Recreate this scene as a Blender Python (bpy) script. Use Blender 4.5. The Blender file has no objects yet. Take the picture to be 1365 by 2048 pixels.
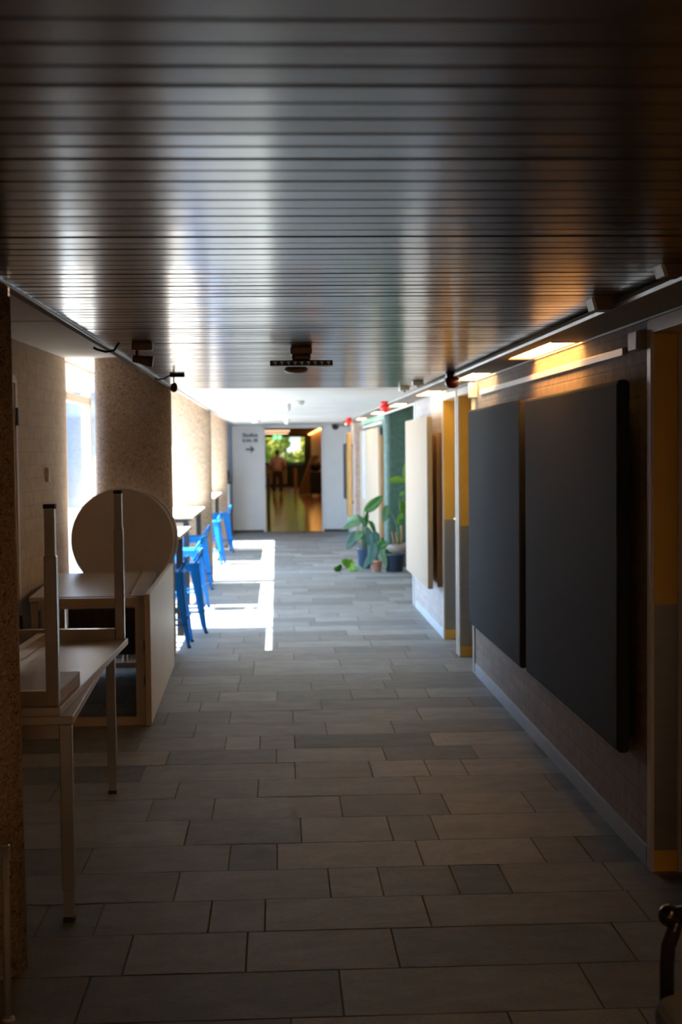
import bpy, bmesh, math, random
from mathutils import Vector, Matrix, Euler
random.seed(7)
PI = math.pi
SC = bpy.context.scene
COL = SC.collection

# ------------------------------------------------------------------ camera, sky, sun, exposure
cam_d = bpy.data.cameras.new('camera')
cam = bpy.data.objects.new('camera', cam_d); COL.objects.link(cam)
right = Vector((.99885964, -.04667738, -.01003172))
up = Vector((.01209257, .04408018, .99895481))
fwd = Vector((.0461864, .99793695, -.04459436))
m3 = Matrix((right, up, -fwd)).transposed()
cam.matrix_world = Matrix.Translation((0, 0, 1.70)) @ m3.to_4x4()
cam_d.sensor_fit = 'VERTICAL'; cam_d.sensor_height = 36; cam_d.sensor_width = 24
cam_d.lens = 2750 / 2048 * 36
cam_d.clip_start = .05; cam_d.clip_end = 400
cam_d.dof.use_dof = True; cam_d.dof.focus_distance = 5.2; cam_d.dof.aperture_fstop = 3.6
SC.camera = cam

SUN_EL, SUN_STRENGTH, SKY_STRENGTH = math.radians(54.3), 25.0, 5.2
STRIP_STRENGTH = 10.0
world = bpy.data.worlds.new('world'); SC.world = world
world.use_nodes = True
wn = world.node_tree; wn.nodes.clear()
wo = wn.nodes.new('ShaderNodeOutputWorld'); wb = wn.nodes.new('ShaderNodeBackground')
wb.inputs['Color'].default_value = (.45, .66, 1, 1); wb.inputs['Strength'].default_value = SKY_STRENGTH
wn.links.new(wb.outputs[0], wo.inputs[0])
sun_d = bpy.data.lights.new('sun', 'SUN'); sun_d.energy = SUN_STRENGTH; sun_d.angle = math.radians(.53)
sun_d.color = (1, .97, .92)
sun = bpy.data.objects.new('sun', sun_d); COL.objects.link(sun)
sdir = Vector((math.cos(SUN_EL), .02, -math.sin(SUN_EL)))
sun.rotation_euler = sdir.to_track_quat('-Z', 'Y').to_euler(); sun.location = (-8, 15, 9)
SC.view_settings.view_transform = 'Standard'; SC.view_settings.look = 'None'
SC.view_settings.exposure = 1.15; SC.view_settings.gamma = 1; SC.view_settings.use_curve_mapping = False
SC.cycles.max_bounces = 12; SC.cycles.diffuse_bounces = 6; SC.cycles.transparent_max_bounces = 16

# ------------------------------------------------------------------ materials
def mat(name, color, rough=.5, metal=0., var=.12, scale=9., bump=0., bscale=60., spec=.5, coat=0., emit=None, estr=0., stretch=None, coatr=.1):
    m = bpy.data.materials.new(name); m.use_nodes = True
    nt = m.node_tree; b = nt.nodes['Principled BSDF']
    b.inputs['Roughness'].default_value = rough; b.inputs['Metallic'].default_value = metal
    b.inputs['Specular IOR Level'].default_value = spec
    b.inputs['Coat Weight'].default_value = coat; b.inputs['Coat Roughness'].default_value = coatr
    tc = nt.nodes.new('ShaderNodeTexCoord'); src = tc.outputs['Object']
    if stretch:
        mp = nt.nodes.new('ShaderNodeMapping'); mp.inputs['Scale'].default_value = stretch
        nt.links.new(src, mp.inputs['Vector']); src = mp.outputs[0]
    n = nt.nodes.new('ShaderNodeTexNoise'); n.inputs['Scale'].default_value = scale; n.inputs['Detail'].default_value = 5
    nt.links.new(src, n.inputs['Vector'])
    r = nt.nodes.new('ShaderNodeValToRGB')
    r.color_ramp.elements[0].position = .3; r.color_ramp.elements[1].position = .7
    r.color_ramp.elements[0].color = tuple(c * (1 - var) for c in color) + (1,)
    r.color_ramp.elements[1].color = tuple(min(1, c * (1 + var)) for c in color) + (1,)
    nt.links.new(n.outputs['Fac'], r.inputs['Fac']); nt.links.new(r.outputs[0], b.inputs['Base Color'])
    if bump:
        n2 = nt.nodes.new('ShaderNodeTexNoise'); n2.inputs['Scale'].default_value = bscale; n2.inputs['Detail'].default_value = 6
        nt.links.new(src, n2.inputs['Vector'])
        bp = nt.nodes.new('ShaderNodeBump'); bp.inputs['Strength'].default_value = bump; bp.inputs['Distance'].default_value = .01
        nt.links.new(n2.outputs['Fac'], bp.inputs['Height']); nt.links.new(bp.outputs[0], b.inputs['Normal'])
    if emit:
        b.inputs['Emission Color'].default_value = tuple(emit) + (1,); b.inputs['Emission Strength'].default_value = estr
    return m

def brick_mat(name, c1, c2, mortar, swap=False, rough=.8, bw=.21, rh=.065, msize=.006, bump=.5):
    m = bpy.data.materials.new(name); m.use_nodes = True
    nt = m.node_tree; b = nt.nodes['Principled BSDF']; b.inputs['Roughness'].default_value = rough
    tc = nt.nodes.new('ShaderNodeTexCoord'); sx = nt.nodes.new('ShaderNodeSeparateXYZ'); cx = nt.nodes.new('ShaderNodeCombineXYZ')
    nt.links.new(tc.outputs['Object'], sx.inputs[0])
    nt.links.new(sx.outputs['X' if swap else 'Y'], cx.inputs['X']); nt.links.new(sx.outputs['Z'], cx.inputs['Y'])
    bt = nt.nodes.new('ShaderNodeTexBrick'); bt.inputs['Scale'].default_value = 1
    bt.inputs['Brick Width'].default_value = bw; bt.inputs['Row Height'].default_value = rh
    bt.inputs['Mortar Size'].default_value = msize; bt.inputs['Mortar Smooth'].default_value = .4
    bt.inputs['Color1'].default_value = c1 + (1,); bt.inputs['Color2'].default_value = c2 + (1,); bt.inputs['Mortar'].default_value = mortar + (1,)
    nt.links.new(cx.outputs[0], bt.inputs['Vector'])
    n = nt.nodes.new('ShaderNodeTexNoise'); n.inputs['Scale'].default_value = 14; n.inputs['Detail'].default_value = 6
    nt.links.new(tc.outputs['Object'], n.inputs['Vector'])
    mx = nt.nodes.new('ShaderNodeMix'); mx.data_type = 'RGBA'; mx.blend_type = 'OVERLAY'; mx.inputs['Factor'].default_value = .35
    nt.links.new(bt.outputs['Color'], mx.inputs[6]); nt.links.new(n.outputs['Fac'], mx.inputs[7])
    nt.links.new(mx.outputs[2], b.inputs['Base Color'])
    ma = nt.nodes.new('ShaderNodeMath'); ma.operation = 'SUBTRACT'
    nt.links.new(n.outputs['Fac'], ma.inputs[0]); nt.links.new(bt.outputs['Fac'], ma.inputs[1])
    bp = nt.nodes.new('ShaderNodeBump'); bp.inputs['Strength'].default_value = bump; bp.inputs['Distance'].default_value = .008
    nt.links.new(ma.outputs[0], bp.inputs['Height']); nt.links.new(bp.outputs[0], b.inputs['Normal'])
    return m

def aggregate_mat():
    m = bpy.data.materials.new('exposed aggregate concrete'); m.use_nodes = True
    nt = m.node_tree; b = nt.nodes['Principled BSDF']; b.inputs['Roughness'].default_value = .75
    tc = nt.nodes.new('ShaderNodeTexCoord')
    v = nt.nodes.new('ShaderNodeTexVoronoi'); v.inputs['Scale'].default_value = 75
    v2 = nt.nodes.new('ShaderNodeTexVoronoi'); v2.inputs['Scale'].default_value = 160
    n = nt.nodes.new('ShaderNodeTexNoise'); n.inputs['Scale'].default_value = 34; n.inputs['Detail'].default_value = 9
    for x in (v, v2, n): nt.links.new(tc.outputs['Object'], x.inputs['Vector'])
    r = nt.nodes.new('ShaderNodeValToRGB'); e = r.color_ramp.elements
    e[0].position = .0; e[0].color = (.12, .08, .055, 1); e[1].position = 1; e[1].color = (.66, .53, .41, 1)
    for p, c in ((.12, (.35, .245, .165, 1)), (.55, (.45, .32, .22, 1)), (.9, (.52, .385, .27, 1))):
        k = e.new(p); k.color = c
    sp = nt.nodes.new('ShaderNodeSeparateColor')
    nt.links.new(v2.outputs['Color'], sp.inputs[0]); nt.links.new(sp.outputs[0], r.inputs['Fac'])
    r2 = nt.nodes.new('ShaderNodeValToRGB'); r2.color_ramp.elements[0].position = .28; r2.color_ramp.elements[1].position = .40
    r2.color_ramp.elements[0].color = (.35, .3, .27, 1); r2.color_ramp.elements[1].color = (1, 1, 1, 1)
    nt.links.new(n.outputs['Fac'], r2.inputs['Fac'])
    mx = nt.nodes.new('ShaderNodeMix'); mx.data_type = 'RGBA'; mx.blend_type = 'MULTIPLY'; mx.inputs['Factor'].default_value = 1
    nt.links.new(r.outputs[0], mx.inputs[6]); nt.links.new(r2.outputs[0], mx.inputs[7]); nt.links.new(mx.outputs[2], b.inputs['Base Color'])
    bp = nt.nodes.new('ShaderNodeBump'); bp.inputs['Strength'].default_value = .7; bp.inputs['Distance'].default_value = .006
    nt.links.new(n.outputs['Fac'], bp.inputs['Height']); nt.links.new(bp.outputs[0], b.inputs['Normal'])
    return m

def floor_mat():
    m = bpy.data.materials.new('slate paving'); m.use_nodes = True
    nt = m.node_tree; b = nt.nodes['Principled BSDF']
    b.inputs['Roughness'].default_value = .5; b.inputs['Specular IOR Level'].default_value = .4
    at = nt.nodes.new('ShaderNodeVertexColor'); at.layer_name = 'tile'
    tc = nt.nodes.new('ShaderNodeTexCoord')
    mp = nt.nodes.new('ShaderNodeMapping'); mp.inputs['Scale'].default_value = (1, 1.7, 1); nt.links.new(tc.outputs['Object'], mp.inputs[0])
    n = nt.nodes.new('ShaderNodeTexNoise'); n.inputs['Scale'].default_value = 5; n.inputs['Detail'].default_value = 9; n.inputs['Distortion'].default_value = .6
    n2 = nt.nodes.new('ShaderNodeTexNoise'); n2.inputs['Scale'].default_value = 42; n2.inputs['Detail'].default_value = 11; n2.inputs['Roughness'].default_value = .7
    n2.inputs['Distortion'].default_value = 1.2
    nt.links.new(mp.outputs[0], n.inputs['Vector']); nt.links.new(mp.outputs[0], n2.inputs['Vector'])
    mx = nt.nodes.new('ShaderNodeMix'); mx.data_type = 'RGBA'; mx.blend_type = 'OVERLAY'; mx.inputs['Factor'].default_value = .4
    nt.links.new(at.outputs['Color'], mx.inputs[6]); nt.links.new(n.outputs['Fac'], mx.inputs[7])
    mx2 = nt.nodes.new('ShaderNodeMix'); mx2.data_type = 'RGBA'; mx2.blend_type = 'OVERLAY'; mx2.inputs['Factor'].default_value = .65
    nt.links.new(mx.outputs[2], mx2.inputs[6]); nt.links.new(n2.outputs['Fac'], mx2.inputs[7])
    nt.links.new(mx2.outputs[2], b.inputs['Base Color'])
    rr = nt.nodes.new('ShaderNodeMapRange'); rr.inputs['To Min'].default_value = .36; rr.inputs['To Max'].default_value = .68
    nt.links.new(n2.outputs['Fac'], rr.inputs['Value']); nt.links.new(rr.outputs[0], b.inputs['Roughness'])
    mu = nt.nodes.new('ShaderNodeMath'); mu.operation = 'MULTIPLY'
    nt.links.new(n2.outputs['Fac'], mu.inputs[0]); nt.links.new(at.outputs['Alpha'], mu.inputs[1])
    bp = nt.nodes.new('ShaderNodeBump'); bp.inputs['Strength'].default_value = 1.; bp.inputs['Distance'].default_value = .02
    nt.links.new(mu.outputs[0], bp.inputs['Height']); nt.links.new(bp.outputs[0], b.inputs['Normal'])
    return m

def glass_mat(name='window glass', tint=(.95, .98, .97, 1)):
    m = bpy.data.materials.new(name); m.use_nodes = True
    nt = m.node_tree; nt.nodes.clear()
    o = nt.nodes.new('ShaderNodeOutputMaterial'); t = nt.nodes.new('ShaderNodeBsdfTransparent'); g = nt.nodes.new('ShaderNodeBsdfGlossy')
    t.inputs['Color'].default_value = tint; g.inputs['Roughness'].default_value = .02
    f = nt.nodes.new('ShaderNodeLayerWeight'); f.inputs['Blend'].default_value = .5
    pw = nt.nodes.new('ShaderNodeMath'); pw.operation = 'POWER'; pw.inputs[1].default_value = 5.; nt.links.new(f.outputs['Facing'], pw.inputs[0])
    ma = nt.nodes.new('ShaderNodeMath'); ma.operation = 'MULTIPLY_ADD'; ma.inputs[1].default_value = .55; ma.inputs[2].default_value = .03
    nt.links.new(pw.outputs[0], ma.inputs[0]); mx = nt.nodes.new('ShaderNodeMixShader')
    nt.links.new(ma.outputs[0], mx.inputs[0]); nt.links.new(t.outputs[0], mx.inputs[1]); nt.links.new(g.outputs[0], mx.inputs[2]); nt.links.new(mx.outputs[0], o.inputs[0])
    return m

M = {}
M['slate'] = floor_mat()
M['grout'] = mat('grout', (.16, .13, .10), .9, bump=.3, bscale=200)
M['boards'] = mat('varnished ceiling boards', (.052, .041, .033), .28, var=.25, scale=3, bump=.10, bscale=5, spec=.9, stretch=(.6, 14, 1), coat=1., coatr=.17)
M['boardgap'] = mat('dark board gap', (.012, .008, .006), .8)
M['plaster'] = mat('white ceiling plaster', (.80, .74, .67), .8, var=.04, scale=2)
M['white'] = mat('white painted board', (.74, .73, .72), .45, var=.03, scale=4)
M['offwhite'] = mat('off white plastic', (.76, .74, .68), .4, var=.03)
M['metalstrip'] = mat('grey coated soffit metal', (.30, .265, .235), .7, metal=.0, spec=.1, var=.05, scale=3)
M['silver'] = mat('bright aluminium edge', (.45, .44, .43), .38, metal=1., var=.04)
M['aggr'] = aggregate_mat()
M['brickL'] = brick_mat('beige brick', (.52, .37, .245), (.56, .405, .27), (.46, .325, .215), bw=.30, rh=.095, msize=.004, bump=.35)
M['brickR'] = brick_mat('pale brick', (.33, .26, .215), (.38, .30, .25), (.30, .24, .20), bw=.215, rh=.068, bump=.35)
M['brickR2'] = brick_mat('whitened brick', (.40, .355, .33), (.45, .395, .37), (.37, .33, .31), bw=.215, rh=.068, bump=.3)
M['brickP'] = brick_mat('pinkish brick pier', (.50, .36, .29), (.55, .40, .33), (.45, .34, .28), swap=True)
M['greentile'] = mat('green mosaic wall', (.055, .108, .078), .35, var=.25, scale=16, bump=.3, bscale=90)
M['skirt'] = mat('grey painted skirting', (.50, .54, .60), .45, var=.05)
M['frame'] = mat('pale painted door frame', (.72, .63, .56), .4, var=.03)
M['yellow'] = mat('ochre yellow laminate', (.85, .50, .08), .38, var=.05, scale=3)
M['steel'] = mat('brushed steel kick plate', (.34, .32, .29), .42, metal=.8, var=.06, scale=4, stretch=(1, 1, 20))
M['blackfelt'] = mat('charcoal acoustic fabric', (.032, .033, .038), .85, var=.12, scale=300, bump=.25, bscale=900, spec=.35)
M['black'] = mat('black powder coat', (.012, .012, .013), .4, var=.1)
M['canvas'] = mat('cream acoustic fabric', (.42, .325, .235), .85, var=.03, scale=120, bump=.15, bscale=600)
M['corkwood'] = mat('brown wood frame', (.42, .22, .08), .5, var=.2, scale=4, stretch=(8, 8, .6))
M['tabletop'] = mat('grey table laminate', (.50, .44, .38), .3, var=.05, scale=4)
M['tableedge'] = mat('beige table underside', (.52, .43, .345), .42, var=.06, scale=6)
M['leg'] = mat('satin grey table metal', (.62, .56, .50), .2, metal=.8, var=.04)
M['plasticblack'] = mat('black rubber', (.015, .014, .013), .6)
M['bluemetal'] = mat('bright blue lacquered steel', (.0005, .165, .52), .45, var=.05, spec=.3)
M['bartop'] = mat('white bar table laminate', (.82, .78, .72), .35, var=.02)
M['baredge'] = mat('plywood edge', (.55, .36, .20), .5, var=.15, stretch=(1, 1, 40))
M['bronze'] = mat('bronze painted lamp metal', (.20, .12, .07), .4, metal=.25, var=.1)
M['red'] = mat('red beacon plastic', (.72, .02, .02), .3, var=.05)
M['darkred'] = mat('dark red beacon plastic', (.07, .006, .005), .25, var=.05)
M['striplight'] = mat('lit warm diffuser', (.8, .7, .5), .5, var=.02, emit=(1, .46, .12), estr=STRIP_STRENGTH)
M['cove'] = mat('warm cove diffuser', (.7, .5, .3), .5, emit=(1, .48, .12), estr=4.)
M['backlight'] = mat('added warm fill diffuser', (.8, .7, .6), .5, emit=(1, .86, .70), estr=20.)  # glow for the fill lamps added behind the camera
M['roomglow'] = mat('added warm panel glow', (.7, .6, .5), .6, emit=(1, .62, .36), estr=1.6)  # glow added to pale ceiling panels to lift the far room
M['striplightpale'] = mat('lit pale warm diffuser', (.8, .7, .5), .5, var=.02, emit=(1, .70, .36), estr=5.)
M['glass'] = glass_mat()
M['glasstint'] = glass_mat('view dimming glass', (.47, .44, .34, 1))  # tint added only to darken the bright outdoor view
M['boardswhite'] = mat('white painted ceiling boards', (.60, .60, .60), .45, var=.05, scale=3, stretch=(.6, 10, 1), spec=.4)
M['winframe'] = mat('pale timber window frame', (.52, .38, .26), .5, var=.1, stretch=(4, 4, .5))
M['potblue'] = mat('blue grey glazed pot', (.06, .10, .17), .35, var=.08)
M['potdark'] = mat('dark slate pot', (.035, .045, .075), .4, var=.08)
M['terracotta'] = mat('terracotta', (.50, .24, .16), .75, var=.15, scale=20)
M['taupe'] = mat('taupe stoneware', (.27, .21, .17), .55, var=.1)
M['soil'] = mat('potting soil', (.03, .02, .013), .95, bump=.8, bscale=60)
M['leafdark'] = mat('deep green leaf', (.032, .13, .008), .35, var=.2, scale=12, spec=.4)
M['leafpale'] = mat('grey green leaf', (.14, .28, .15), .35, var=.15, scale=12, spec=.5)
M['leaflime'] = mat('fresh green leaf', (.15, .32, .025), .4, var=.2, scale=12)
M['leafblue'] = mat('blue green leaf', (.10, .21, .19), .35, var=.15, scale=12)
M['stem'] = mat('woody stem', (.33, .19, .09), .7, var=.25, scale=40)
M['teal'] = mat('dark teal lettering', (.015, .07, .085), .5)
M['woodfloor'] = mat('oiled wood floor', (.28, .125, .03), .16, var=.25, scale=2, stretch=(6, .5, 1), spec=.6)
M['slats'] = mat('honey wood slats', (.60, .33, .10), .45, var=.15, stretch=(6, 6, .5))
M['darkroom'] = mat('dark wood panelling', (.14, .08, .04), .5, var=.2, stretch=(3, 3, .5))
M['darkgreen'] = mat('dark green window frame', (.015, .04, .025), .4)
M['greycab'] = mat('grey cabinet front', (.42, .39, .36), .5)
M['shirt'] = mat('dusty pink shirt cloth', (.42, .30, .33), .85, var=.08, scale=30, bump=.2)
M['trousers'] = mat('dark trousers cloth', (.03, .024, .022), .9, var=.1)
M['skin'] = mat('brown skin', (.30, .16, .10), .5, var=.05)
M['hair'] = mat('black hair', (.008, .007, .006), .45, var=.2, scale=60, bump=.5)
M['exit'] = mat('lit green exit sign', (.02, .5, .15), .4, emit=(.03, .75, .25), estr=.45)
M['exitwhite'] = mat('lit white pictogram', (.8, .9, .8), .4, emit=(.75, 1, .8), estr=.8)
M['paving'] = mat('pale outdoor paving', (.50, .48, .46), .9, var=.1, scale=2)
M['render'] = mat('pale blue grey facade', (.17, .21, .26), .8, var=.1, scale=1)
M['facadeglass'] = mat('dark facade glazing', (.04, .07, .11), .1, spec=.8)
M['treeleaf'] = mat('sunlit foliage', (.25, .28, .05), .6, var=.5, scale=3, bump=1., bscale=5)
M['bark'] = mat('tree bark', (.16, .11, .07), .9, var=.3, bump=.6, bscale=20)
M['lawn'] = mat('lawn', (.14, .24, .05), .95, var=.3, scale=5)
M['upholstery'] = mat('dark grey seat fabric', (.17, .175, .175), .75, var=.1, scale=200, bump=.2, bscale=500)
M['blacktube'] = mat('black lacquered tube', (.008, .008, .008), .22, var=.05, coat=.3)
M['skytintwall'] = mat('skylight tinted grey wall', (.36, .44, .58), .6, var=.04)  # grey wall with the blue of skylight put into its colour
M['cabwhite'] = mat('skylight tinted white lacquer', (.66, .72, .82), .4, var=.02)  # white lacquer with a bluish daylight cast put into its colour
M['greyplastic'] = mat('grey plastic', (.32, .31, .31), .4, var=.05)
M['artblue'] = mat('violet blue ink stripe', (.42, .46, .74), .8, var=.25, scale=7)
M['chrome'] = mat('chrome', (.85, .85, .85), .12, metal=1., var=.02)

# ------------------------------------------------------------------ mesh builder
class MB:
    def __init__(s): s.v = []; s.f = []; s.sm = []
    def add(s, vs, fs, smooth=False, mtx=None):
        o = len(s.v)
        for p in vs:
            p = Vector(p)
            s.v.append(tuple(mtx @ p if mtx else p))
        for f in fs: s.f.append(tuple(i + o for i in f)); s.sm.append(smooth)
        return s
    def box(s, c, d, rot=None, bev=0., seg=2):
        bm = bmesh.new(); bmesh.ops.create_cube(bm, size=1)
        bmesh.ops.scale(bm, vec=d, verts=bm.verts)
        if bev: bmesh.ops.bevel(bm, geom=bm.edges[:], offset=bev, segments=seg, profile=.5, affect='EDGES')
        m = Matrix.Translation(c) @ (Euler(rot).to_matrix().to_4x4() if rot else Matrix())
        bm.verts.index_update()
        s.add([v.co.copy() for v in bm.verts], [[v.index for v in f.verts] for f in bm.faces], False, m); bm.free(); return s
    def lim(s, x0, x1, y0, y1, z0, z1, bev=0., seg=2):
        return s.box(((x0 + x1) / 2, (y0 + y1) / 2, (z0 + z1) / 2), (x1 - x0, y1 - y0, z1 - z0), None, bev, seg)
    def tube(s, pts, r, n=10, cap=True):
        pts = [Vector(p) for p in pts]; rs = r if isinstance(r, (list, tuple)) else [r] * len(pts)
        vs = []; fs = []; ref = None
        for i, p in enumerate(pts):
            t = (pts[min(i + 1, len(pts) - 1)] - pts[max(i - 1, 0)]).normalized()
            if ref is None: ref = Vector((0, 0, 1)) if abs(t.z) < .9 else Vector((1, 0, 0))
            a = t.cross(ref).normalized(); b = t.cross(a).normalized(); ref = -b if False else ref
            for k in range(n):
                an = 2 * PI * k / n; vs.append(p + (a * math.cos(an) + b * math.sin(an)) * rs[i])
        for i in range(len(pts) - 1):
            for k in range(n):
                fs.append((i * n + k, i * n + (k + 1) % n, (i + 1) * n + (k + 1) % n, (i + 1) * n + k))
        s.add(vs, fs, True)
        if cap:
            o = len(s.v) - len(vs)
            s.f.append(tuple(o + k for k in range(n))[::-1]); s.sm.append(False)
            s.f.append(tuple(o + (len(pts) - 1) * n + k for k in range(n))); s.sm.append(False)
        return s
    def lathe(s, prof, c=(0, 0, 0), n=28, mtx=None, sx=1, sy=1):
        vs = []; fs = []
        for r, z in prof:
            for k in range(n):
                a = 2 * PI * k / n; vs.append((c[0] + r * sx * math.cos(a), c[1] + r * sy * math.sin(a), c[2] + z))
        for i in range(len(prof) - 1):
            for k in range(n):
                fs.append((i * n + k, i * n + (k + 1) % n, (i + 1) * n + (k + 1) % n, (i + 1) * n + k))
        s.add(vs, fs, True, mtx)
        o = len(s.v) - len(vs)
        if prof[0][0] > 1e-5: s.f.append(tuple(o + k for k in range(n))[::-1]); s.sm.append(False)
        if prof[-1][0] > 1e-5: s.f.append(tuple(o + (len(prof) - 1) * n + k for k in range(n))); s.sm.append(False)
        return s
    def ball(s, c, r, n=16, sc=(1, 1, 1), mtx=None):
        prof = [(max(1e-6, math.sin(PI * i / n)), -math.cos(PI * i / n)) for i in range(n + 1)]
        vs = []; fs = []
        for rr, z in prof:
            for k in range(n):
                a = 2 * PI * k / n; vs.append((c[0] + r * sc[0] * rr * math.cos(a), c[1] + r * sc[1] * rr * math.sin(a), c[2] + r * sc[2] * z))
        for i in range(n):
            for k in range(n): fs.append((i * n + k, i * n + (k + 1) % n, (i + 1) * n + (k + 1) % n, (i + 1) * n + k))
        return s.add(vs, fs, True, mtx)
    def taper(s, p0, d0, p1, d1):
        vs = []
        for p, d in ((p0, d0), (p1, d1)):
            for sx, sy in ((-1, -1), (1, -1), (1, 1), (-1, 1)): vs.append((p[0] + sx * d[0] / 2, p[1] + sy * d[1] / 2, p[2]))
        return s.add(vs, [(3, 2, 1, 0), (4, 5, 6, 7), (0, 1, 5, 4), (1, 2, 6, 5), (2, 3, 7, 6), (3, 0, 4, 7)])
    def prism(s, poly, axis, a0, a1):
        n = len(poly); vs = []
        for a in (a0, a1):
            for p, q in poly: vs.append({'x': (a, p, q), 'y': (p, a, q), 'z': (p, q, a)}[axis])
        fs = [tuple(range(n))[::-1], tuple(range(n, 2 * n))] + [(i, (i + 1) % n, n + (i + 1) % n, n + i) for i in range(n)]
        return s.add(vs, fs)

def obj(name, mb, m, parent=None, loc=(0, 0, 0), rot=None, label=None):
    me = bpy.data.meshes.new(name); me.from_pydata(mb.v, [], mb.f); me.materials.append(M[m] if isinstance(m, str) else m)
    me.polygons.foreach_set('use_smooth', mb.sm); me.update()
    bm = bmesh.new(); bm.from_mesh(me); bmesh.ops.recalc_face_normals(bm, faces=bm.faces); bm.to_mesh(me); bm.free()
    o = bpy.data.objects.new(name, me); COL.objects.link(o); o.location = loc
    if rot: o.rotation_euler = rot
    if parent: o.parent = parent
    if label: o['label'] = label
    return o
def tag(o, label, cat, group=None):
    o['label'] = label; o['category'] = cat
    if group: o['group'] = group
    return o
def thing(name, label, cat, loc=(0, 0, 0), rz=0., group=None, rot=None):
    o = bpy.data.objects.new(name, None); COL.objects.link(o); o.empty_display_size = .1
    o.location = loc; o.rotation_euler = rot or (0, 0, rz)
    return tag(o, label, cat, group)
def solo(name, mb, m, label, cat, loc=(0, 0, 0), rot=None, group=None):
    return tag(obj(name, mb, m, None, loc, rot), label, cat, group)
def struct(name, mb, m, parent=None):
    o = obj(name, mb, m, parent)
    if not parent: o['kind'] = 'structure'
    return o
def dup(root, loc, label, rz=None, group=None):
    r = root.copy(); COL.objects.link(r); r.location = loc; r['label'] = label
    if rz is not None: r.rotation_euler = (0, 0, rz)
    if group: r['group'] = group
    for ch in list(root.children):
        c = ch.copy(); COL.objects.link(c); c.parent = r
        for g in list(ch.children):
            d = g.copy(); COL.objects.link(d); d.parent = c
    return r

CEIL, EDGE_L, EDGE_R, SOFFIT, WALL_R, BAY, END = 2.25, -.858, 1.275, 2.215, 1.49, 2.48, 29.0

# ------------------------------------------------------------------ setting: floor
def build_floor():
    ys = [-7.2 + .37 * i for i in range(31)]
    ys = [y for y in ys if y < 3.45] + [3.74, 4.06, 4.434, 4.811, 5.161, 5.531, 5.903, 6.311, 6.709, 7.072, 7.451, 7.806, 8.167, 8.547, 8.963, 9.326, 9.699]
    while ys[-1] < END - .25: ys.append(ys[-1] + random.uniform(.34, .40))
    ys[-1] = END + .1
    f = 2750.
    def gx(u, y): return (u - 554) / f * y
    known = {4.06: [150, 672, 1185], 4.434: [241, 481, 783, 1254], 4.811: [71, 185, 408, 519, 848, 1284], 5.161: [342, 650, 754, 905, 1009], 5.531: [164, 449, 545, 834, 1078, 1172],
             5.903: [364, 594, 774, 864], 6.311: [291, 418, 675, 888, 1057], 6.709: [100, 346, 508, 830], 7.072: [277, 583, 736, 851, 927], 7.451: [328, 546, 764, 947],
             7.806: [444, 513, 583, 860], 8.167: [383, 647, 782], 8.547: [326, 454, 580, 835], 8.963: [395, 638], 9.326: [372, 432, 549, 698, 790, 852]}
    XL, XR = -3.2, 3.2
    vs = []; fs = []; cols = []
    for a, b in zip(ys[:-1], ys[1:]):
        kn = [gx(u, (a + b) / 2) for u in known.get(a, [])]
        x = (kn[0] if kn else random.uniform(-.5, .5)); js = list(kn) or [x]
        x = js[0]
        while x > XL + .4: x -= random.uniform(.35, 1.1); js.insert(0, x)
        x = js[-1]
        while x < XR - .4: x += random.uniform(.35, 1.1); js.append(x)
        js = [XL] + [j for j in js if XL + .15 < j < XR - .15] + [XR]
        g = .0035
        for x0, x1 in zip(js[:-1], js[1:]):
            o = len(vs); h = random.uniform(-.0006, .0006)
            vs += [(x0 + g, a + g, h), (x1 - g, a + g, h), (x1 - g, b - g, h), (x0 + g, b - g, h)]
            fs.append((o, o + 1, o + 2, o + 3))
            t = random.choice((.74, .86, .95, 1., 1.06, 1.2)) * random.uniform(.95, 1.05); w = random.uniform(-.03, .03)
            c = (.224 * t * (1 + w), .228 * t, .230 * t * (1 - w)); rg = random.choice((.35, .5, .5, .7, 1.6)) if a < 9 else .4
            cols += [c + (rg,)] * 4
    me = bpy.data.meshes.new('floor'); me.from_pydata(vs, [], fs); me.materials.append(M['slate'])
    ca = me.color_attributes.new('tile', 'FLOAT_COLOR', 'CORNER')
    for i, c in enumerate(cols): ca.data[i].color = c
    o = bpy.data.objects.new('floor', me); COL.objects.link(o); o['kind'] = 'structure'
    obj('grout_bed', MB().lim(-3.2, 3.2, -7.2, END + .1, -.12, -.0035), 'grout', o)
build_floor()

# ------------------------------------------------------------------ setting: ceiling of boards across the corridor
def build_ceiling():
    mb = MB(); mw = MB(); y = -7.2; i = 0; pitch = .1047
    y += (1.785 - y) % pitch - pitch
    while y < END:
        g = .008 if i % 4 else .013; dz = random.uniform(-.0008, .0008); t = random.uniform(-.0008, .0008)
        y0, y1 = y + g / 2, y + pitch - g / 2
        prof = [(y0, CEIL + .02), (y0, CEIL + .003 + dz), (y0 + .003, CEIL + dz), (y1 - .003, CEIL + dz + t), (y1, CEIL + .003 + dz + t), (y1, CEIL + .02)]
        (mb if y < 11.95 else mw).prism(prof, 'x', EDGE_L, EDGE_R)
        y += pitch; i += 1
    o = struct('ceiling', mb, 'boards')
    struct('ceiling_far', mw, 'boardswhite')
    obj('backing', MB().lim(EDGE_L - .0, 1.5, -7.2, END, CEIL + .02, CEIL + .06), 'boardgap', o)
build_ceiling()
struct('ceiling_bay', MB().lim(-2.6, EDGE_L - .03, -7.2, 11.4, BAY, BAY + .06).lim(-1.80, EDGE_L - .03, 11.4, 26.2, BAY, BAY + .06).lim(-2.6, EDGE_L - .03, 26.2, END + .7, BAY, BAY + .06).lim(-2.6, EDGE_L - .02, 8.2, 8.206, BAY - .004, BAY + .01), 'plaster')
struct('ceiling_alcove', MB().lim(1.5, 3.2, 14.7, END, 2.42, 2.48), 'plaster')
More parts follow.
